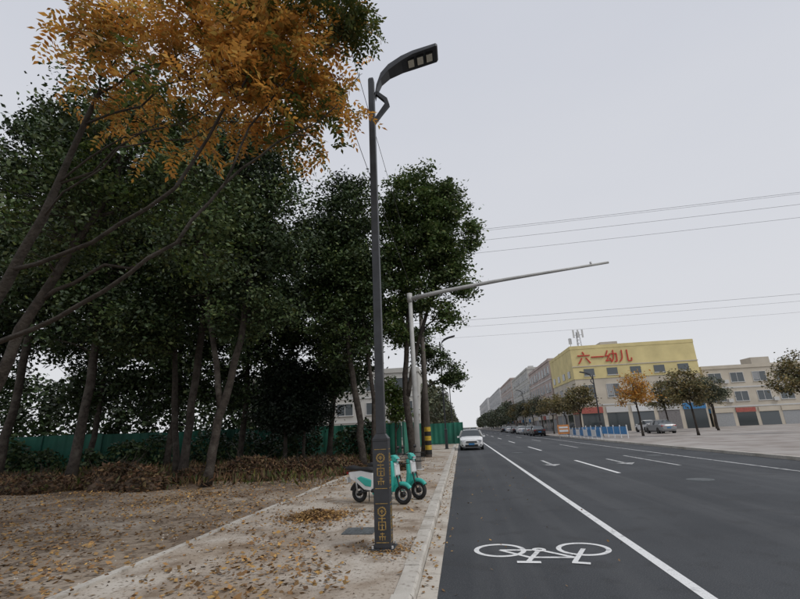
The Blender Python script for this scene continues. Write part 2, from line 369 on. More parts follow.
while y<50:
    mb.box(-4.56+rr.uniform(-.01,.01),-4.44,y+0.005,y+0.995,-0.1,0.022+rr.uniform(-0.012,0.01),M['kerb']); y+=1
mb.build('sidewalk_edging')
mb=MB(); mb.box(12.3,12.5,-8,900,-0.2,0.03,M['kerb']); mb.build('kerb')
sheet('sidewalk',12.5,60,-8,900,0.0,M['rwalk'])

# road markings
mk=MB(); Z=ZR+0.004
def strip(x0,x1,y0,y1,m='paint'): mk.add([(x0,y0,Z),(x1,y0,Z),(x1,y1,Z),(x0,y1,Z)],[(0,1,2,3)],M[m])
strip(2.21,2.34,-5,700); strip(10.0,10.12,-5,700,'paintworn')
for k in range(-1,40):
    y0=16.6+15*k
    strip(5.10,5.24,y0,y0+6)
    strip(7.95,8.07,y0+2,y0+8,'paintworn')
mk.build('lane_markings')
Zb=Z
def line(mbb,a,b,wd,k):
    a=Vector((*a,0));b=Vector((*b,0));d=(b-a).normalized();n=Vector((-d.y,d.x,0))*wd/2
    mbb.add([(p.x,p.y,Zb+.0006*k) for p in (a-n,b-n,b+n,a+n)],[(0,1,2,3)],M['paint'])
def ring(mbb,c,rx,ry,wd,n=36,zo=0):
    vs=[]
    for i in range(n):
        t=2*math.pi*i/n
        vs.append((c[0]+(rx-wd/2)*math.cos(t),c[1]+(ry-wd/2)*math.sin(t),Zb+zo)); vs.append((c[0]+(rx+wd/2)*math.cos(t),c[1]+(ry+wd/2)*math.sin(t),Zb+zo))
    mbb.add(vs,[(2*i,2*i+1,(2*i+3)%(2*n),(2*i+2)%(2*n)) for i in range(n)],M['paint'])
bk=MB(); A=(.41,7.08);B=(1.56,7.10);BB=(.95,7.06);S=(.78,6.70);H=(1.34,6.68)
ring(bk,A,.33,.31,.07);ring(bk,B,.33,.31,.07)
for i,(a,b,wd) in enumerate(((A,BB,.065),(A,S,.06),(BB,(.72,6.50),.065),(S,H,.065),(BB,H,.065),(B,(1.29,6.46),.065),((1.26,6.46),(1.47,6.40),.08),((.58,6.49),(.88,6.47),.09))): line(bk,a,b,wd,i+1)
ring(bk,BB,.07,.07,.055,16,0.006)
bk.build('bicycle_lane_marking')
def arrow(x,y0,y1):
    a=MB(); zz=Zb
    a.add([(x-.07,y0+.8,zz),(x+.07,y0+.8,zz),(x+.07,y1,zz),(x-.07,y1,zz)],[(0,1,2,3)],M['paintworn'])
    a.add([(x,y0,zz),(x+.38,y0+.8,zz+0.0005),(x-.38,y0+.8,zz+0.0005)],[(0,1,2)],M['paintworn'])
    a.build('lane_arrow_marking')
arrow(3.75,20.0,23.2); arrow(6.65,19.6,22.8)
for x,y in((3.4,30),(6.6,14.3),(9.2,24)):
    m_=MB(); m_.tube([(x,y,ZR-.05),(x,y,ZR+.006)],.35,M['cover'],28); m_.tube([(x,y,ZR+.006),(x,y,ZR+.010)],.29,M['cover'],28); m_.build('manhole_cover')
mb=MB(); mb.box(-2.08,-1.56,7.72,8.18,-0.02,0.016,M['cover'])
for i in range(5): mb.box(-2.03+i*.1,-1.99+i*.1,7.77,8.13,0.016,0.022,M['cover'])
mb.build('utility_cover',bevel=0.004)

# ------------------------------------------------------------ street lamps
def street_lamp(x,y,dr=1,h=8.2,detail=True):
    e=empty('street_lamp',(x,y,0))
    mb=MB(); P=M['pole']
    mb.box(-.17,.17,-.17,.17,-0.02,.03,P)
    mb.box(-.115,.115,-.115,.115,.03,1.45,P)
    mb.loft([[(-a,-a,z),(a,-a,z),(a,a,z),(-a,a,z)] for a,z in((.118,1.45),(.118,1.49),(.07,1.56))],P)
    mb.loft([[(-a,-a,z),(a,-a,z),(a,a,z),(-a,a,z)] for a,z in((.066,1.56),(.055,h-.05),(.04,h))],P)
    for sx in(-.14,.14):
        for sy in(-.14,.14): mb.tube([(sx,sy,.03),(sx,sy,.07)],.016,M['steel'],6)
    mb.build('pole',e,bevel=0.006)
    ar=MB(); D=dr
    def X(v): return v*D
    secs=[]
    for px,pz,wy,th in((0.07,-.46,.06,.10),(.11,-.27,.075,.14),(.20,-.04,.09,.17),(.36,.12,.12,.16),(.62,.25,.16,.14),(.85,.32,.195,.11),(1.30,.42,.20,.09),(1.33,.425,.17,.06)):
        z=h+pz; secs.append([(X(px),-wy,z-th/2),(X(px),wy,z-th/2),(X(px),wy*.9,z+th/2),(X(px),-wy*.9,z+th/2)])
    ar.loft(secs,P)
    ar.tube([(X(.02),0,h-1.05),(X(.16),0,h-.85),(X(.30),0,h-.66),(X(.27),0,h-.55),(X(.08),0,h-.34)],[.05,.055,.065,.06,.05],P,4)
    ar.build('arm_and_luminaire',e,bevel=0.008)
    ld=MB()
    for px in(.80,.98,1.16):
        z=h+.42-(1.30-px)*.22-.065
        rot=Matrix.Rotation(-math.atan(.22)*D,3,'Y')
        ld.cbox((X(px),0,z+.004),(.145,.22,.03),M['black'],rot); ld.cbox((X(px),0,z-.012),(.115,.17,.02),M['led'],rot)
    ld.build('led_panels',e)
    if detail:
        g=MB()
        for fy,ax in((-1,0),(1,0),(-1,1),(1,1)):
            def pl(u0,u1,z0,z1,pr=.118):
                if ax==0: g.box(u0,u1,*sorted((fy*.115,fy*pr)),z0,z1,M['gold'])
                else: g.box(*sorted((fy*.115,fy*pr)),u0,u1,z0,z1,M['gold'])
            for z0,z1 in((.80,.808),(1.335,1.343),(.10,.108),(.60,.608)): pl(-.09,.09,z0,z1)
            for zc in (1.22,.50):
                for a in range(14):
                    t=2*math.pi*a/14; u=.055*math.cos(t); z=zc+.055*math.sin(t); pl(u-.010,u+.010,z-.010,z+.010,.1175+.0003*(a%3))
                pl(-.028,.028,zc-.006,zc+.006,.119); pl(-.006,.006,zc-.028,zc+.028,.1195); pl(-.02,.02,zc+.015,zc+.022,.1188)
            for zc in (1.04,.33):
                pl(-.05,.05,zc+.075,zc+.087); pl(-.006,.006,zc+.02,zc+.10,.1187); pl(-.055,.055,zc+.03,zc+.042,.1182)
                pl(-.055,-.043,zc-.065,zc+.03); pl(.043,.055,zc-.065,zc+.03); pl(-.03,.03,zc-.01,zc,.1184); pl(-.006,.006,zc-.06,zc+.01,.1192); pl(-.035,.035,zc-.07,zc-.06,.1184)
            for zc in(.90,.18):
                pl(-.05,.05,zc-.006,zc+.006); pl(-.006,.006,zc-.05,zc+.05,.1187); pl(-.04,-.03,zc-.045,zc-.006,.1183); pl(.03,.04,zc-.045,zc-.006,.1183); pl(-.03,.03,zc+.03,zc+.04,.1183)
        g.build('gold_ornament',e)
    return e
street_lamp(-1.21,6.81,1,8.2)
street_lamp(-1.25,36.9,1,8.7,False)
street_lamp(-1.25,67,1,8.7,False)
street_lamp(15.0,51.5,-1,6.6,False)
street_lamp(13.2,95,-1,8.2,False)

# ------------------------------------------------------------ traffic gantry mast
e=empty('traffic_signal_mast',(-1.86,19.1,0)); mb=MB()
mb.tube([(0,0,0),(0,0,3.5),(0,0,7.55)],[.12,.105,.09],M['gwhite'],14); mb.tube([(0,0,0),(0,0,.03)],.24,M['gwhite'],14)
mb.tube([(0,0,7.35),(1.2,0,7.56),(2.5,0,7.72),(4.1,0,7.90),(5.5,0,8.03),(8.9,0,8.33)],[.10,.095,.088,.08,.07,.052],M['gwhite'],12)
mb.tube([(8.15,0,8.25),(8.15,0,8.42)],.05,M['steel'],6); mb.tube([(-.02,0,7.2),(-.02,0,7.62)],.125,M['gwhite'],14); mb.build('mast_and_arm',e,smooth=True)
e=empty('utility_pole',(-2.02,27.4,0)); mb=MB()
mb.tube([(0,0,0),(0,0,12.5)],[.19,.11],M['conc'],12); mb.build('pole',e,smooth=True)
mb=MB()
for i in range(6): mb.tube([(0,0,.15+i*.26),(0,0,.15+(i+1)*.26)],.198-0.001*i,M['pyel'] if i%2 else M['pblk'],14)
mb.build('warning_bands',e)
mb=MB()
for z in(11.6,12.2): mb.cbox((0,0,z),(1.8,.08,.08),M['steel'])
mb.build('cross_arms',e)
mb=MB()
def cable(a,b,sag,r):
    a=Vector(a);b=Vector(b); mb.tube([a.lerp(b,t/24)-Vector((0,0,4*sag*(t/24)*(1-t/24))) for t in range(25)],r,M['wire'],4,False)
for yy,z,r in((23.5,12.45,.008),(24.0,12.0,.008),(25.2,11.75,.008),(26,13.5,.007)): cable((-40,yy,z+.0),(60,yy-2,z+1.4),.9,r)
for yy,z,r in((40,10.9,.013),(41.5,10.6,.010),(43,9.9,.009)): cable((-45,yy,z+1),(75,yy,z+1.8),1.1,r)
cable((-2.0,-25,8.9),(-2.0,27.4,8.7),.25,.009); cable((-1.8,-25,10.6),(-1.9,27.4,10.3),.25,.009)
cable((-1.4,27.4,11.7),(-1.6,75,11.4),.4,.012)
mb.build('overhead_cables')

# ------------------------------------------------------------ green hoarding
def hoarding(pts,h,name='green_hoarding_fence'):
    e=empty(name,(pts[0][0],pts[0][1],0)); o=Vector((*pts[0],0)); mb=MB(); pp=MB(); rg_=random.Random(2)
    for a,b in zip(pts[:-1],pts[1:]):
        a=Vector((*a,0))-o;b=Vector((*b,0))-o; L=(b-a).length; d=(b-a)/L; n=Vector((-d.y,d.x,0)); k=int(L/.12)
        vs=[]; pan=-1; hh=h; tl=0
        for i in range(k+1):
            if int(i*.12/3)!=pan: pan=int(i*.12/3); hh=h+rg_.uniform(-.05,.04); tl=rg_.uniform(-.05,.05)
            off=(0.0,0.0,.035,.035)[i%4]
            p=a+d*(L*i/k)+n*off; vs+= [(p.x,p.y,.05),(p.x+n.x*tl,p.y+n.y*tl,hh)]
        mb.add(vs,[(2*i,2*i+2,2*i+3,2*i+1) for i in range(k)],M['fence'])
        for i in range(int(L/3)+1):
            p=a+d*min(L,i*3)-n*.06; pp.box(p.x-.035,p.x+.035,p.y-.035,p.y+.035,0,h+.06,M['fence2'])
        c=(a+b)/2-n*.03; pp.cbox((c.x,c.y,.12),(L,.05,.06),M['fence2'],Matrix.Rotation(math.atan2(d.y,d.x),3,'Z'))
    mb.build('panels',e); pp.build('posts_and_rails',e)
hoarding([(-46,14),(-17,26.2),(-8.1,30.2),(-4.0,30.2)],2.1)
hoarding([(-3.9,30.2),(-3.7,46.3),(0.2,46.3)],2.1)

# ------------------------------------------------------------ scooters
def scooter(x,y,rz):
    e=empty('electric_scooter',(x,y,0),rz); T=M['teal'];W=M['white'];K=M['black']
    mb=MB()
    for cx,r in((0,.155),(1.16,.165)):
        mb.torus((cx,0,.21),r,.048,M['rubber'],26,8); mb.torus((cx,0,.21),r-.05,.014,M['steel'],24,6)
        mb.disc((cx,0,.21),.06,.09,K,14)
        for a in range(5):
            t=a*2*math.pi/5; mb.tube([(cx,0,.21),(cx+math.cos(t)*(r-.05),0,.21+math.sin(t)*(r-.05))],.012,M['steel'],5)
    mb.build('wheels',e,smooth=True)
    mb=MB()
    mb.prism([(-.20,.52),(-.04,.46),(.18,.30),(.40,.27),(.46,.40),(.44,.66),(.10,.72),(-.26,.68)],-.10,.10,W)
    mb.prism([(-.02,.55),(.22,.38),(.38,.36),(.40,.52),(.10,.60)],-.118,.118,T)
    mb.prism([(.36,.25),(.86,.23),(.90,.30),(.40,.33)],-.13,.13,K)
    mb.prism([(.40,.19),(.84,.18),(.86,.228),(.38,.245)],-.09,.09,T)
    mb.prism([(.86,.24),(.93,.26),(1.02,.60),(.985,.92),(.93,.94),(.93,.60)],-.17,.17,T)
    mb.prism([(.985,.55),(1.07,.62),(1.05,.84),(.99,.90)],-.10,.10,W)
    mb.build('body',e,bevel=0.03)
    mb=MB()
    mb.prism([(-.30,.72),(.02,.725),(.44,.69),(.47,.74),(.30,.79),(.0,.78),(-.22,.83),(-.33,.79)],-.125,.125,K)
    mb.build('seat',e,bevel=0.035)
    mb=MB()
    mb.torus((1.16,0,.21),.225,.05,T,10,8,a0=math.radians(35),a1=math.radians(165))
    mb.torus((0,0,.21),.225,.045,K,10,8,a0=math.radians(25),a1=math.radians(165))
    mb.build('mudguards',e,smooth=True)
    mb=MB()
    for s in(-.075,.075): mb.tube([(1.16,s,.21),(1.05,s,.62)],.018,K,8); mb.tube([(0,s*1.1,.21),(.30,s,.28)],.02,K,8); mb.tube([(0,s*1.2,.22),(-.05,s*1.2,.58)],.018,M['steel'],8)
    mb.tube([(1.03,0,.6),(.94,0,1.0)],.028,K,8)
    mb.tube([(.86,-.32,1.05),(.93,-.16,1.02),(.94,0,1.0),(.93,.16,1.02),(.86,.32,1.05)],.014,K,8)
    for s in(-1,1):
        mb.tube([(.84,s*.34,1.055),(.875,s*.24,1.045)],.021,M['rubber'],8)
        mb.tube([(.91,s*.2,1.03),(.93,s*.25,1.17)],.006,K,6); mb.cbox((.93,s*.27,1.20),(.015,.11,.07),K)
        mb.tube([(.88,s*.23,1.04),(.93,s*.36,1.03)],.006,M['steel'],5)
    mb.tube([(.20,.1,.26),(.14,.2,.01)],.012,K,6); mb.tube([(-.30,.06,.76),(-.44,.06,.80),(-.44,-.06,.80),(-.30,-.06,.76)],.011,K,6)
    mb.build('frame_and_handlebar',e,smooth=True)
    mb=MB(); mb.prism([(.95,.92),(1.05,.90),(1.07,.98),(.98,1.06),(.90,1.04)],-.09,.09,T); mb.build('headlamp_cowl',e,bevel=.02)
    mb=MB()
    mb.cbox((1.075,0,.945),(.02,.11,.06),M['lens']); mb.cbox((-.30,0,.66),(.03,.14,.05),M['red']); mb.cbox((-.30,0,.50),(.012,.16,.12),W,Matrix.Rotation(-.2,3,'Y'))
    mb.build('lamps_and_plate',e)
    mb=MB()
    for z in(.86,.96,1.06):
        a=.10+(z-.86)*.12; mb.tube([(1.10-.02,-a,z),(1.10+.2,-a,z),(1.10+.2,a,z),(1.10-.02,a,z),(1.10-.02,-a,z)],.006,K,5)
    for i in range(6):
        yy=-.1+.04*i; mb.tube([(1.3,yy,.86),(1.31,yy*1.2,1.06)],.004,K,4); mb.tube([(1.08,yy,.86),(1.3,yy,.86)],.004,K,4)
    mb.build('basket',e)
    return e
scooter(-2.5,10.95,math.radians(-20)); scooter(-2.15,11.75,math.radians(-27))

# ------------------------------------------------------------ cars
def car(x,y,rz,paint,name='car',L=1.0,Hs=1.0):
    e=empty(name,(x,y,ZR if x<12.3 else 0),rz); mb=MB()
    st=[(-2.28,.45,.78,.80,.66,.60),(-2.18,.26,.92,.96,.83,.66),(-1.75,.20,.96,1.08,.88,.66),(-1.05,.18,.95,1.40,.90,.60),(-.3,.18,.93,1.48,.90,.62),(.35,.18,.92,1.45,.90,.62),(1.05,.18,.91,.99,.90,.70),(1.8,.20,.83,.90,.88,.64),(2.15,.22,.72,.78,.82,.58),(2.28,.30,.60,.63,.70,.5)]
    n=10; vs=[]
    for (sx,zb,ze,zr,wb,wr) in st:
        zr*=Hs
        half=[(wb*.85,zb),(wb,zb+.18),(wb*.985,ze),(wr,zr),(wr*.5,zr+.025)]
        for yy,zz in half: vs.append((sx*L,yy,zz))
        for yy,zz in half[::-1]: vs.append((sx*L,-yy,zz))
    k=mb.mi(paint); g=mb.mi(M['glass']); mb.v=vs
    for i in range(len(st)-1):
        a,b=st[i],st[i+1]
        for j in range(n):
            f=(i*n+j,(i+1)*n+j,(i+1)*n+(j+1)%n,i*n+(j+1)%n); m=k
            tall=(a[3]-a[2]>.3)or(b[3]-b[2]>.3)
            if j in(2,6) and tall: m=g
            if j in(3,4,5) and tall and abs(a[3]-b[3])>.2: m=g
            mb.f.append(f); mb.m.append(m)
    mb.f.append(tuple(range(n))); mb.m.append(k); o=(len(st)-1)*n
    mb.f.append(tuple(o+j for j in range(n))[::-1]); mb.m.append(k)
    mb.build('body',e,bevel=0.03)
    mb=MB()
    for s in(-1,1):
        for wx in(-1.4,1.38):
            mb.torus((wx*L,s*.80,.32),.225,.095,M['rubber'],22,8); mb.disc((wx*L,s*.86,.32),.20,.05,M['steel'],16); mb.disc((wx*L,s*.80,.32),.36,.2,M['black'],18)
        mb.cbox((-.35*L,s*.77,1.2*Hs),(.07,.22,.5),paint,Matrix.Rotation(s*.42,3,'X'))
        mb.cbox((.85*L,s*1.0,.98),(.14,.2,.13),paint)
        mb.cbox((2.17*L,s*.60,.68),(.22,.34,.13),M['lens'],Matrix.Rotation(-s*.35,3,'Z'))
        mb.cbox((-2.21*L,s*.60,.83),(.12,.34,.13),M['red'])
        mb.cbox((2.22*L,s*.62,.38),(.10,.22,.09),M['black'])
    mb.cbox((2.27*L,0,.60),(.05,.82,.15),M['black']); mb.cbox((2.28*L,0,.34),(.06,.95,.16),M['black'])
    for i in range(3): mb.cbox((2.295*L,0,.56+.04*i),(.02,.78,.010),M['steel'])
    mb.cbox((2.32*L,0,.45),(.012,.44,.13),M['blue']); mb.cbox((-2.29*L,0,.62),(.02,.44,.14),M['blue'])
    mb.build('wheels_and_trim',e)
    return e
car(.74,37.6,math.radians(-91),M['carwhite'],'white_car')
for (x,y,p,nm) in((11.2,70,'carblack','black_car'),(11.4,78,'carsilver','silver_car'),(11.3,88,'carwhite','white_car'),(11.3,98,'carblack','black_car'),(11.4,110,'carwhite','white_car'),(11.4,124,'carblack','black_car'),(4.0,150,'carblack','black_car'),(1.0,110,'carsilver','silver_car'),(22.8,56,'carsilver','silver_car'),(24.5,64,'carwhite','white_car')):
    car(x,y,math.radians(90 if x>5 else -90),M[p],nm)

# ------------------------------------------------------------ buildings
def building(name,x0,x1,y0,y1,h,nf,wall,top=None,topz=None,glass='glass',wx=3.2,shop=True,band=True,seed=1):
    rg=random.Random(seed); e=empty(name,(x0,y0,0)); X=x1-x0;Y=y1-y0; mb=MB()
    if top:
        mb.box(0,X,0,Y,-.2,topz,M[wall]); mb.box(-.08,X+.08,-.08,Y+.08,topz,h,M[top])
    else: mb.box(0,X,0,Y,-.2,h,M[wall])
    mb.build('walls',e)
    rf=MB(); pz=h
    for a in((-.12,X+.12,-.12,.12),(-.12,X+.12,Y-.12,Y+.12),(-.12,.12,.12,Y-.12),(X-.12,X+.12,.12,Y-.12)): rf.box(a[0],a[1],a[2],a[3],pz,pz+.55,M[top or wall])
    rf.box(.13,X-.13,.13,Y-.13,h+.001,h+.08,M['roof']); rf.box(X*.4,X*.4+3,Y*.5,Y*.5+3,h+.08,h+2.4,M[wall])
    k=0
    while k<Y/22:
        yy=rg.uniform(1,Y-3); rf.box(1.2,2.6,yy,yy+1.2,h+.08,h+1.5,M['trim']); k+=1
    rf.build('roof',e)
    wn=MB(); fh=(topz or h)/nf; ac=MB()
    def face(length,fx):
        k=max(1,int(length/wx)); st=length/k
        for f in range(nf):
            zc=f*fh
            for i in range(k):
                u=(i+.5)*st
                if f==0 and shop:
                    a,b,c,d=u-st*.42,u+st*.42,0.0,fh*.68; gl=rg.choice(['glass','midglass','roof','blind','glass'])
                    fx(wn,a,b,c,d,.03,M[gl]); fx(wn,a-.05,b+.05,d+.05,d+fh*.24,.12,M[rg.choice(['signdull','blue','trim','beige','brickred','white','beige'])])
                    continue
                ww=min(1.9,st*.62); hh=fh*.48
                a,b,c,d=u-ww/2,u+ww/2,zc+fh*.28,zc+fh*.28+hh
                fx(wn,a,b,c,d,.02,M[glass])
                if rg.random()<.35: fx(wn,a+.04,a+ww*.45,c+hh*.1,d-.03,.03,M['blind'])
                fx(wn,a-.07,a,c,d,.06,M['trim']);fx(wn,b,b+.07,c,d,.06,M['trim']);fx(wn,a-.1,b+.1,c-.1,c,.12,M['trim']);fx(wn,a-.07,b+.07,d,d+.07,.06,M['trim']); fx(wn,u-.03,u+.03,c,d,.045,M['trim'])
                if rg.random()<.35: fx(ac,b+.15,b+.85,c-.2,c+.35,.35,M['trim'])
            if band and f>0: fx(wn,0,length,zc-.12,zc+.10,.07,M['trim'])
    face(X,lambda m,a,b,c,d,p,mt:m.box(a,b,-p,-.001,c,d,mt))
    face(Y,lambda m,a,b,c,d,p,mt:m.box(-p,-.001,a,b,c,d,mt))
    wn.build('windows_and_shopfronts',e)
    if ac.v: ac.build('air_conditioners',e)
    return e
kb=building('kindergarten_building',19,38,75,92,13.2,2,'beige','ybuild',8.3,seed=2,wx=3.6,glass='midglass')
mb=MB()
for i in range(5):
    u=1.6+i*3.6; mb.box(u,u+1.6,-.14,-.081,8.8,9.9,M['midglass']); mb.box(u-.08,u+1.68,-.2,-.081,8.68,8.8,M['trim'])
for i in range(4):
    u=2+i*4; mb.box(-.14,-.081,u,u+1.7,8.8,9.9,M['midglass'])
mb.box(-.16,19.16,-.16,-.081,10.25,10.4,M['beige'])
mb.build('top_windows',kb)
for i,ch in enumerate('六一幼儿'):
    cu=bpy.data.curves.new('sign_character','FONT'); cu.body=ch; cu.size=2.2; cu.extrude=.06; cu.align_x='CENTER'
    cu.materials.append(M['signred']); o=bpy.data.objects.new('sign_character',cu); COL.objects.link(o); o.parent=kb
    o.location=(1.9+i*2.15,-.2,10.9); o.rotation_euler=(math.radians(90),0,0)
building('apartment_building',19,34,93.5,121,14.0,4,'pink',seed=3,glass='midglass')
building('apartment_building',19,34,123,160,16.0,5,'pale',seed=4,glass='midglass')
building('apartment_building',19,34,163,205,17.5,5,'pink',glass='hazeglass',seed=5,wx=4)
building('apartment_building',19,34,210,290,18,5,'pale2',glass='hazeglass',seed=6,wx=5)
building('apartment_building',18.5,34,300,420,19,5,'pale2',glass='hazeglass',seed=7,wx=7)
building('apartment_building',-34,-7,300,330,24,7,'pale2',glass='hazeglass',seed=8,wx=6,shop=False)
building('apartment_building',-26,-4.6,52,64,8.2,3,'pale',seed=9,shop=False,glass='midglass')
building('apartment_building',40,70,78,92,9.0,3,'beige',seed=10,glass='midglass')
e=empty('telecom_mast',(21.6,79,13.3)); mb=MB()
for sx,sy in((-.4,-.4),(.4,-.4),(0,.4)): mb.tube([(sx,sy,0),(sx*.6,sy*.6,3.6)],.05,M['steel'],6)
for i in range(6):
    z=i*.6; a=.4-.027*i; mb.tube([(-a,-a,z),(a,-a,z+.6)],.03,M['steel'],4); mb.tube([(a,-a,z),(0,a,z+.6)],.03,M['steel'],4); mb.tube([(0,a,z),(-a,-a,z+.6)],.03,M['steel'],4)
for dx in(-.75,0,.75): mb.box(dx-.13,dx+.13,-.55,-.42,2.5,3.9,M['trim'])
mb.tube([(-.8,-.35,3.0),(.8,-.35,3.0)],.04,M['steel'],5); mb.tube([(-1.4,0,0),(-1.4,0,2.6)],.05,M['steel'],6); mb.box(-1.65,-1.15,-.15,.05,1.5,2.5,M['trim'])
mb.build('lattice_and_antennas',e)

# ------------------------------------------------------------ right-hand street furniture
e=empty('blue_barrier_fence',(12.7,44,0)); mb=MB()
for i in range(12):
    y0=i*1.5; mb.tube([(0,y0,0),(0,y0,1.05)],.04,M['white'],8); mb.box(-.03,.03,y0+.12,y0+1.38,.25,.85,M['blue'] if i%2==0 else M['white'])
    for z in(.2,.95): mb.tube([(0,y0,z),(0,y0+1.5,z)],.025,M['blue'],6)
mb.build('rails_and_panels',e)
e=empty('blue_barrier_fence',(15.2,44.5,0),math.radians(8)); mb=MB()
for i in range(8):
    y0=i*1.3; mb.tube([(0,y0,0),(0,y0,1.2)],.05,M['white'],8); mb.box(-.04,.04,y0+.1,y0+1.2,.35,1.05,M['blue'])
mb.build('rails_and_panels',e)
e=empty('orange_notice_board',(11.8,55,ZR)); mb=MB()
for s in(-.5,.5): mb.tube([(s,0,0),(s,0,.7)],.04,M['steel'],6)
mb.box(-.65,.65,-.04,.04,.45,1.5,M['orange']); mb.box(-.5,.5,-.06,-.041,1.1,1.3,M['white']); mb.box(-.5,.5,-.06,-.041,.7,.95,M['white']); mb.build('board',e)

# ------------------------------------------------------------ trees
make_tree('camphor_tree',[[(-2.3,21.6,0,.19),(-2.45,21.6,1.8,.17),(-2.55,21.7,4.2,.14),(-2.3,21.8,7,.11),(-1.5,21.8,11,.06),(-1.2,21.8,14,.03)],[(-2.5,21.65,3.2,.12),(-1.9,21.7,5.5,.10),(-.9,21.8,8.5,.07),(.2,21.8,11,.04)]],
 [(-1.3,21.9,13.8,1.9,1.8,2.2),(-2.8,21.9,11.4,1.35,1.6,2.6),(.65,21.9,11.6,1.25,1.5,2.1),(-1.3,21.9,9.4,1.8,1.6,2.1),(-2.9,22,7.4,1.1,1.3,1.9),(.5,21.8,9.0,1.1,1.0,1.1),(-.1,21.9,13.2,1.25,1.2,1.5),(-1.2,21.9,11.4,1.6,1.5,1.8),(-.6,21.9,7.2,.9,.9,.8,.7)],
 300,50000,.19,M['camphor'],M['bark'],11,sig=.30)
make_tree('camphor_tree',[[(-4.4,20,0,.17),(-4.5,20,2,.15),(-5.0,20.2,5,.12),(-5.3,20.4,9,.08),(-5.3,20.5,13.5,.03)],[(-4.0,20.4,0,.12),(-3.95,20.5,3,.10),(-4.4,20.5,7,.06)]],
 [(-5.2,20.5,12.8,1.5,1.5,2.3),(-4.4,20.5,9.7,1.2,1.4,2.6),(-6.5,20.5,9.8,1.5,1.5,2.4),(-5.5,20.5,6.6,1.9,1.5,2.0),(-5.3,20.5,9.5,1.5,1.4,2)],
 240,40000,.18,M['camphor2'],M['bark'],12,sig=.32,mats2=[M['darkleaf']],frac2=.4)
make_tree('broadleaf_tree',[[(-8.9,15.2,0,.16),(-8.6,15.2,2.2,.14),(-7.9,15.1,5,.12),(-7.6,15,8,.10),(-8.2,15,13,.04)],[(-8.5,15.2,2.5,.11),(-9.2,15.1,6,.09),(-9.8,15,10,.05)]],
 [(-8.3,15,12.4,2.1,1.9,2.7),(-6.9,15.2,9.6,1.5,1.7,2.2),(-9.6,15,9.2,2.0,2,2.2),(-7.6,15.6,6.4,2.2,1.7,1.6),(-8.3,15.2,9.4,1.8,1.6,2)],
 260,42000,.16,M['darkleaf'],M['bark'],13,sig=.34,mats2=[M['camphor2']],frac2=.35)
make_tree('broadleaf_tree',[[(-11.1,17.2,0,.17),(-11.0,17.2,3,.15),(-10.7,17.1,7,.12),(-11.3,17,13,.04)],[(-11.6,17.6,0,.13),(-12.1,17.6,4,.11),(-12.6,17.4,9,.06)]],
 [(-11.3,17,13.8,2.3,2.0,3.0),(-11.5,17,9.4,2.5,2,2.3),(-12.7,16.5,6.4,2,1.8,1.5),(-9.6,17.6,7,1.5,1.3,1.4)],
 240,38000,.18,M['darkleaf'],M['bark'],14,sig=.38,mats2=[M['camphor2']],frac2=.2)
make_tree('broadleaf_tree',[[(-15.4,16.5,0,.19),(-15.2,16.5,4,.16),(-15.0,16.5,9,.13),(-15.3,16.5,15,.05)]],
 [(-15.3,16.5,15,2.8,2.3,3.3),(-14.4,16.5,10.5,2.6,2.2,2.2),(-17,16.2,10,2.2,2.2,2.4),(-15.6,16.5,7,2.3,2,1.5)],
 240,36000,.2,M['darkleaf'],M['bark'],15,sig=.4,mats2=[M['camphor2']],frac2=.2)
make_tree('broadleaf_tree',[[(-20.5,18,0,.2),(-20.2,18,4,.17),(-20.3,18,9,.14),(-20.3,18,16,.05)]],
 [(-20.3,18,16,3.0,2.3,3.6),(-19.4,18,10.5,2.8,2.2,2.6),(-22.5,18,11,2.4,2.2,3)],
 200,28000,.24,M['darkleaf'],M['bark'],16,sig=.45)
for i,(x,y) in enumerate(((-7.6,25.5),(-12.5,24.5),(-16.5,24),(-21,23.5),(-27,21.5))):
    make_tree('broadleaf_tree',[[(x,y,0,.17),(x+.3,y,4,.14),(x,y,9,.11),(x-.2,y,14,.05)]],
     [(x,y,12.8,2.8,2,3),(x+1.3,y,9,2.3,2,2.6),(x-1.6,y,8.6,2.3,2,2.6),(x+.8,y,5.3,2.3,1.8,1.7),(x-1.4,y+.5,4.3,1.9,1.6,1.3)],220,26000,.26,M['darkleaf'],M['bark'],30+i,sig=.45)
make_tree('broadleaf_tree',[[(-11.6,9.2,0,.17),(-11.2,9.2,2.5,.14),(-10.2,9.1,5,.11),(-8.6,9.1,8,.06)]],
 [(-8.3,9.2,9.3,2.0,1.8,2.2),(-6.6,9.2,8.2,1.2,1.2,1.2),(-10.0,9,7.4,1.8,1.6,1.6),(-6.2,9.3,5.9,.9,.9,.9),(-5.6,9.3,7.2,.8,.8,.8)],
 180,24000,.13,M['camphor2'],M['bark'],17,sig=.34,mats2=[M['midgreen']],frac2=.2)
make_tree('roadside_tree',[[(-2.4,27.9,0,.14),(-2.3,27.9,3,.12),(-1.9,28,6,.07)]],
 [(-.1,27.6,4.7,.75,.8,.8),(-1.4,28,5.9,.9,.8,.9),(-2.3,28,7.0,.9,.9,1.1)],50,5500,.19,M['camphor2'],M['bark'],18,sig=.24)
make_tree('evergreen_shrub',[[(-9.6,24,0,.12),(-9.6,24,2,.1),(-9.5,24,5.6,.03)],[(-8.6,24.2,0,.1),(-8.6,24.2,3,.05)]],
 [(-9.6,24,2.9,1.9,1.5,1.3),(-9.5,24,4.4,1.2,1.1,1.3),(-9.5,24,5.6,.5,.5,.8),(-8.0,24.2,2.6,1.1,1,1.1)],150,24000,.16,M['conifer'],M['bark'],19,sig=.28,lo=.1)
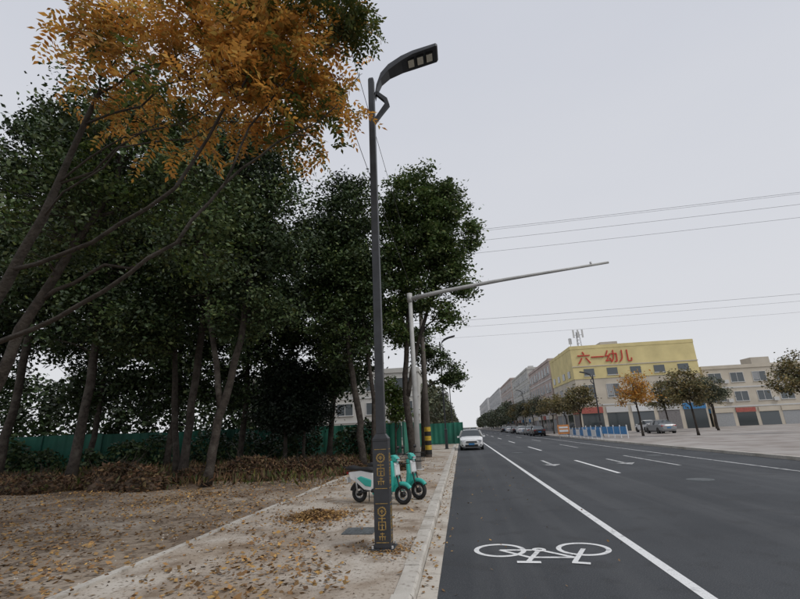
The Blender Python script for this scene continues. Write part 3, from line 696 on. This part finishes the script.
make_tree('young_tree',[[(-3.3,22.6,0,.05),(-3.25,22.6,2,.04),(-3.2,22.6,3.8,.02)]],
 [(-3.3,22.6,3.6,.6,.6,.7),(-3.1,22.6,2.6,.45,.5,.5)],26,2600,.17,M['midgreen'],M['bark'],20,sig=.2)
make_tree('autumn_tree',[[(-8.4,5.8,0,.14),(-8.0,5.7,1.5,.12),(-7.2,5.5,3.0,.09),(-6.2,5.35,5,.06),(-5.6,5.3,7.2,.035)]],
 [(-3.6,5.3,8.0,1.2,1.2,1.0,1.2),(-2.3,5.3,7.7,1.0,1,.9,1.1),(-2.6,5.3,6.7,1.1,.8,.6,1.1),(-1.85,5.3,6.6,.5,.5,.5,.8),(-3.8,5.2,6.3,.7,.7,.5,.8),(-2.0,5.2,5.8,.5,.4,.35,.8),(-5.2,5.4,8.0,.9,1.2,1.0,.8)],
 165,1900,.36,M['yellow'],M['bark2'],21,sig=.20,mode='spray',twigr=.006,limbr=.022,mats2=[M['olive']],frac2=.18,
 extra=[([(-7.2,5.5,3.0),(-5.9,5.3,3.2),(-4.7,5.1,3.6),(-3.65,5,4.2),(-3.0,5,5.0),(-2.3,5.05,5.6),(-1.5,5.2,6.2)],.042,.008),
        ([(-6.6,5.4,4.2),(-5.1,5.2,4.4),(-3.75,5,5.0),(-3.1,5,6.2),(-2.6,5,7.1),(-2.1,5.1,8.3)],.036,.010),
        ([(-3.0,5,5.0),(-2.7,5,5.9),(-2.0,5,6.8),(-1.3,5.2,7.6)],.018,.007)])
make_tree('roadside_branch_tree',[[(-3.1,3.2,9.2,.03),(-2.4,3.9,8.9,.025),(-1.7,4.6,8.3,.018),(-1.0,5.2,7.8,.01)]],[(-1.15,5.1,7.85,.45,.45,.3),(-1.8,4.8,8.2,.5,.4,.3)],18,240,.28,M['olive'],M['bark2'],22,sig=.14,mode='spray',twigr=.006,limbr=.02)
for i,(x,y,h,m) in enumerate(((14.6,58,6.4,'brownleaf'),(14.8,66,6.0,'brownleaf'),(14.6,75,6.6,'brownleaf'),(14.6,84,7,'fargreen'),(14.8,95,7.2,'brownleaf'),(14.6,108,7.5,'fargreen'),(14.6,122,8,'brownleaf'),(18.2,49,6.8,'yellow'),(21.5,45,6.5,'brownleaf'),(25.5,60,6.6,'brownleaf'),(30,58,7,'fargreen'),(34,66,7,'brownleaf'),(29,42,7.2,'brownleaf'))):
    rq=random.Random(i); a_=rq.uniform(-.4,.4)
    make_tree('street_tree',[[(x,y,0,.11),(x+a_*.2,y,2,.09),(x+a_,y,h*.7,.04)]],[(x+a_,y,h*.74,1.3+rq.random()*.5,1.4,h*.2),(x-.9,y,h*.56,.9+rq.random()*.4,1.2,h*.12),(x+.9+a_,y,h*.60,.9+rq.random()*.4,1.2,h*.12)],55,3800 if m!='yellow' else 2600,.24,M[m],M['bark'],50+i,sig=.32)
def mass(name,ells,n,size,mat,seed):
    rng=np.random.default_rng(seed); P,_=sample_ells(rng,ells,n,.3); d,w=rot_frames(rng,n); L=size*(.6+.8*rng.random(n))
    mesh_quads(name,leaf_quads(P,d,w,L,L*.7),[mat])
rg=random.Random(5)
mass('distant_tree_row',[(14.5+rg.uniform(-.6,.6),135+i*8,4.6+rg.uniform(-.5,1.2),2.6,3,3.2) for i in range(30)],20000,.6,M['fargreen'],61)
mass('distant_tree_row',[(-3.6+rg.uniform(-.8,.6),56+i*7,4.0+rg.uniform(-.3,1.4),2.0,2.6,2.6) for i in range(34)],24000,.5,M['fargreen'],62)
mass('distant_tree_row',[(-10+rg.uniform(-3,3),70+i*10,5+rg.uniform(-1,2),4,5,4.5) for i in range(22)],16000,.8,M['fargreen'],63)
mass('understorey_bushes',[(-5.5-i*1.9+rg.uniform(-.6,.6),27.2-max(0,i-2)*.62+rg.uniform(-.6,.3),.7+rg.uniform(-.2,.6),1.2,.8,.7+rg.uniform(0,.7)) for i in range(15)],14000,.2,M['darkleaf'],64)
mass('background_thicket',[(-14-i*2.4+rg.uniform(-.6,.6),36-i*.55+rg.uniform(-1,1),3.0+rg.uniform(-.8,1.2),2.0,1.6,2.4+rg.uniform(0,1.4)) for i in range(17)],26000,.34,M['darkleaf'],65)

# ------------------------------------------------------------ litter and brush
rng=np.random.default_rng(77)
def litter(name,P,L,mat,lift=.012):
    n=len(P); a=rng.random(n)*2*math.pi; d=np.stack([np.cos(a),np.sin(a),rng.normal(size=n)*.3],1); d/=np.linalg.norm(d,axis=1)[:,None]
    r=np.array([0,0,1.])+rng.normal(size=(n,3))*.45; w_=np.cross(d,r); w_/=np.linalg.norm(w_,axis=1)[:,None]
    P=P.copy(); P[:,2]+=lift+rng.random(n)*.015
    mesh_quads(name,leaf_quads(P,d,w_,L,L*.6),[mat])
def gz(x,y): return (-.02+bump_fn(x,y)) if x<-4.5 else 0.0
pts=[]
while len(pts)<24000:
    x=rng.uniform(-16,-.85); y=2.5+23*rng.random()**1.2
    dn=mnoise.noise(Vector((x*.55,y*.45,9)))+.4*mnoise.noise(Vector((x*1.8,y*1.8,4)))
    p=.08+max(0,dn)*2.2+(.30 if x<-4.4 else 0)
    if x>-1.6: p*=.5
    if rng.random()<p: pts.append((x,y,gz(x,y)))
P=np.array(pts); litter('fallen_leaves',P,.045+.065*rng.random(len(P))**1.5,M['litter'])
n=3200; r=np.abs(rng.normal(size=n))*.36; a=rng.random(n)*6.283
P=np.stack([-3.0+r*np.cos(a)*1.25,9.25+r*np.sin(a)*1.2,np.maximum(0,.13*np.exp(-(r/.32)**2))*rng.random(n)],1); litter('leaf_pile',P,.04+.04*rng.random(n),M['litter'])
n=420; P=np.stack([-.6+np.abs(rng.normal(size=n))*.12,rng.uniform(2.5,30,n),np.full(n,-.09)],1); litter('gutter_leaves',P,.03+.04*rng.random(n),M['litter'])
n=380; P=np.stack([-1.15+rng.normal(size=n)*.24,6.75+rng.normal(size=n)*.24,np.zeros(n)],1); litter('lamp_base_leaves',P,.03+.04*rng.random(n),M['litter'])
n=120; P=np.stack([rng.uniform(-.3,2.5,n),rng.uniform(3,20,n),np.full(n,ZR)],1); litter('road_leaves',P,.03+.03*rng.random(n),M['litter'])
mb=MB(); rs=random.Random(8)
for i in range(1200):
    x=rs.uniform(-9,-.9); y=3+rs.random()**1.4*14; r=rs.uniform(.006,.022); z=gz(x,y)
    a=rs.random()*3; vs=[(x+r*math.cos(a+k*2.09)*rs.uniform(.7,1.2),y+r*math.sin(a+k*2.09)*rs.uniform(.7,1.2),z) for k in range(3)]+[(x,y,z+r*.9)]
    mb.add(vs,[(0,1,3),(1,2,3),(2,0,3)],M['kerb'] if i%3 else M['soil'])
mb.build('gravel')
def brush(name,blobs,n,seed,size=.13):
    rg2=np.random.default_rng(seed); e=empty(name,(0,0,0)); ells=[(x,y,0,rx,ry,h) for x,y,rx,ry,h in blobs]
    mb=MB()
    for x,y,rx,ry,h in blobs:
        rings=[]
        for k in range(5):
            t=k/4; rr_=math.cos(t*math.pi/2)*.9+.02
            rings.append([(x+rx*rr_*math.cos(2*math.pi*j/14)*(1+.15*rg2.normal()),y+ry*rr_*math.sin(2*math.pi*j/14)*(1+.15*rg2.normal()),h*.8*math.sin(t*math.pi/2)-.05) for j in range(14)])
        mb.loft(rings,M['soil'])
    mb.build('soil',e,smooth=True)
    P,_=sample_ells(rg2,ells,n,.55); P[:,2]=np.abs(P[:,2]); d,w_=rot_frames(rg2,n,0,.2); L=size*(.5+rg2.random(n))
    mesh_quads('dead_leaves',leaf_quads(P,d,w_,L,L*.5),[M['brush']],None,e)
    tw=MB()
    for i in range(260):
        p=P[rg2.integers(0,n)]; q=p+rg2.normal(size=3)*np.array([.4,.4,.2])+np.array([0,0,.22]); tw.tube([p,(p+q)/2+rg2.normal(size=3)*.04,q],[.012,.009,.004],M['bark2'],4,False)
    tw.build('twigs',e)
brush('brush_pile',[(-8.2,17.2,1.5,1.0,.85),(-6.6,17.8,1.3,.9,.7),(-5.2,18.4,1.0,.8,.5),(-9.9,16.6,1.2,.9,.6),(-6,20,2,1,.6)],18000,91)
brush('brush_pile',[(-12.5,15.4,1.3,.9,.9),(-10.8,14.6,.8,.6,.8),(-15.5,15.2,1.8,.9,.6),(-19,16,2,1,.7),(-3.2,19.4,.9,.7,.35)],11000,92)
n=12000; rg3=np.random.default_rng(5); P=np.stack([rg3.uniform(-24,-4.6,n),rg3.uniform(14.5,29,n),rg3.random(n)*.25],1)
d=rg3.normal(size=(n,3))*.5+np.array([0,0,1.]); d/=np.linalg.norm(d,axis=1)[:,None]; w_=np.cross(d,rg3.normal(size=(n,3))); w_/=np.linalg.norm(w_,axis=1)[:,None]
L=.15+.22*rg3.random(n); mesh_quads('weeds',leaf_quads(P,d,w_,L,L*.22),[M['olive'],M['brush']],(rg3.random(n)<.65).astype(int))
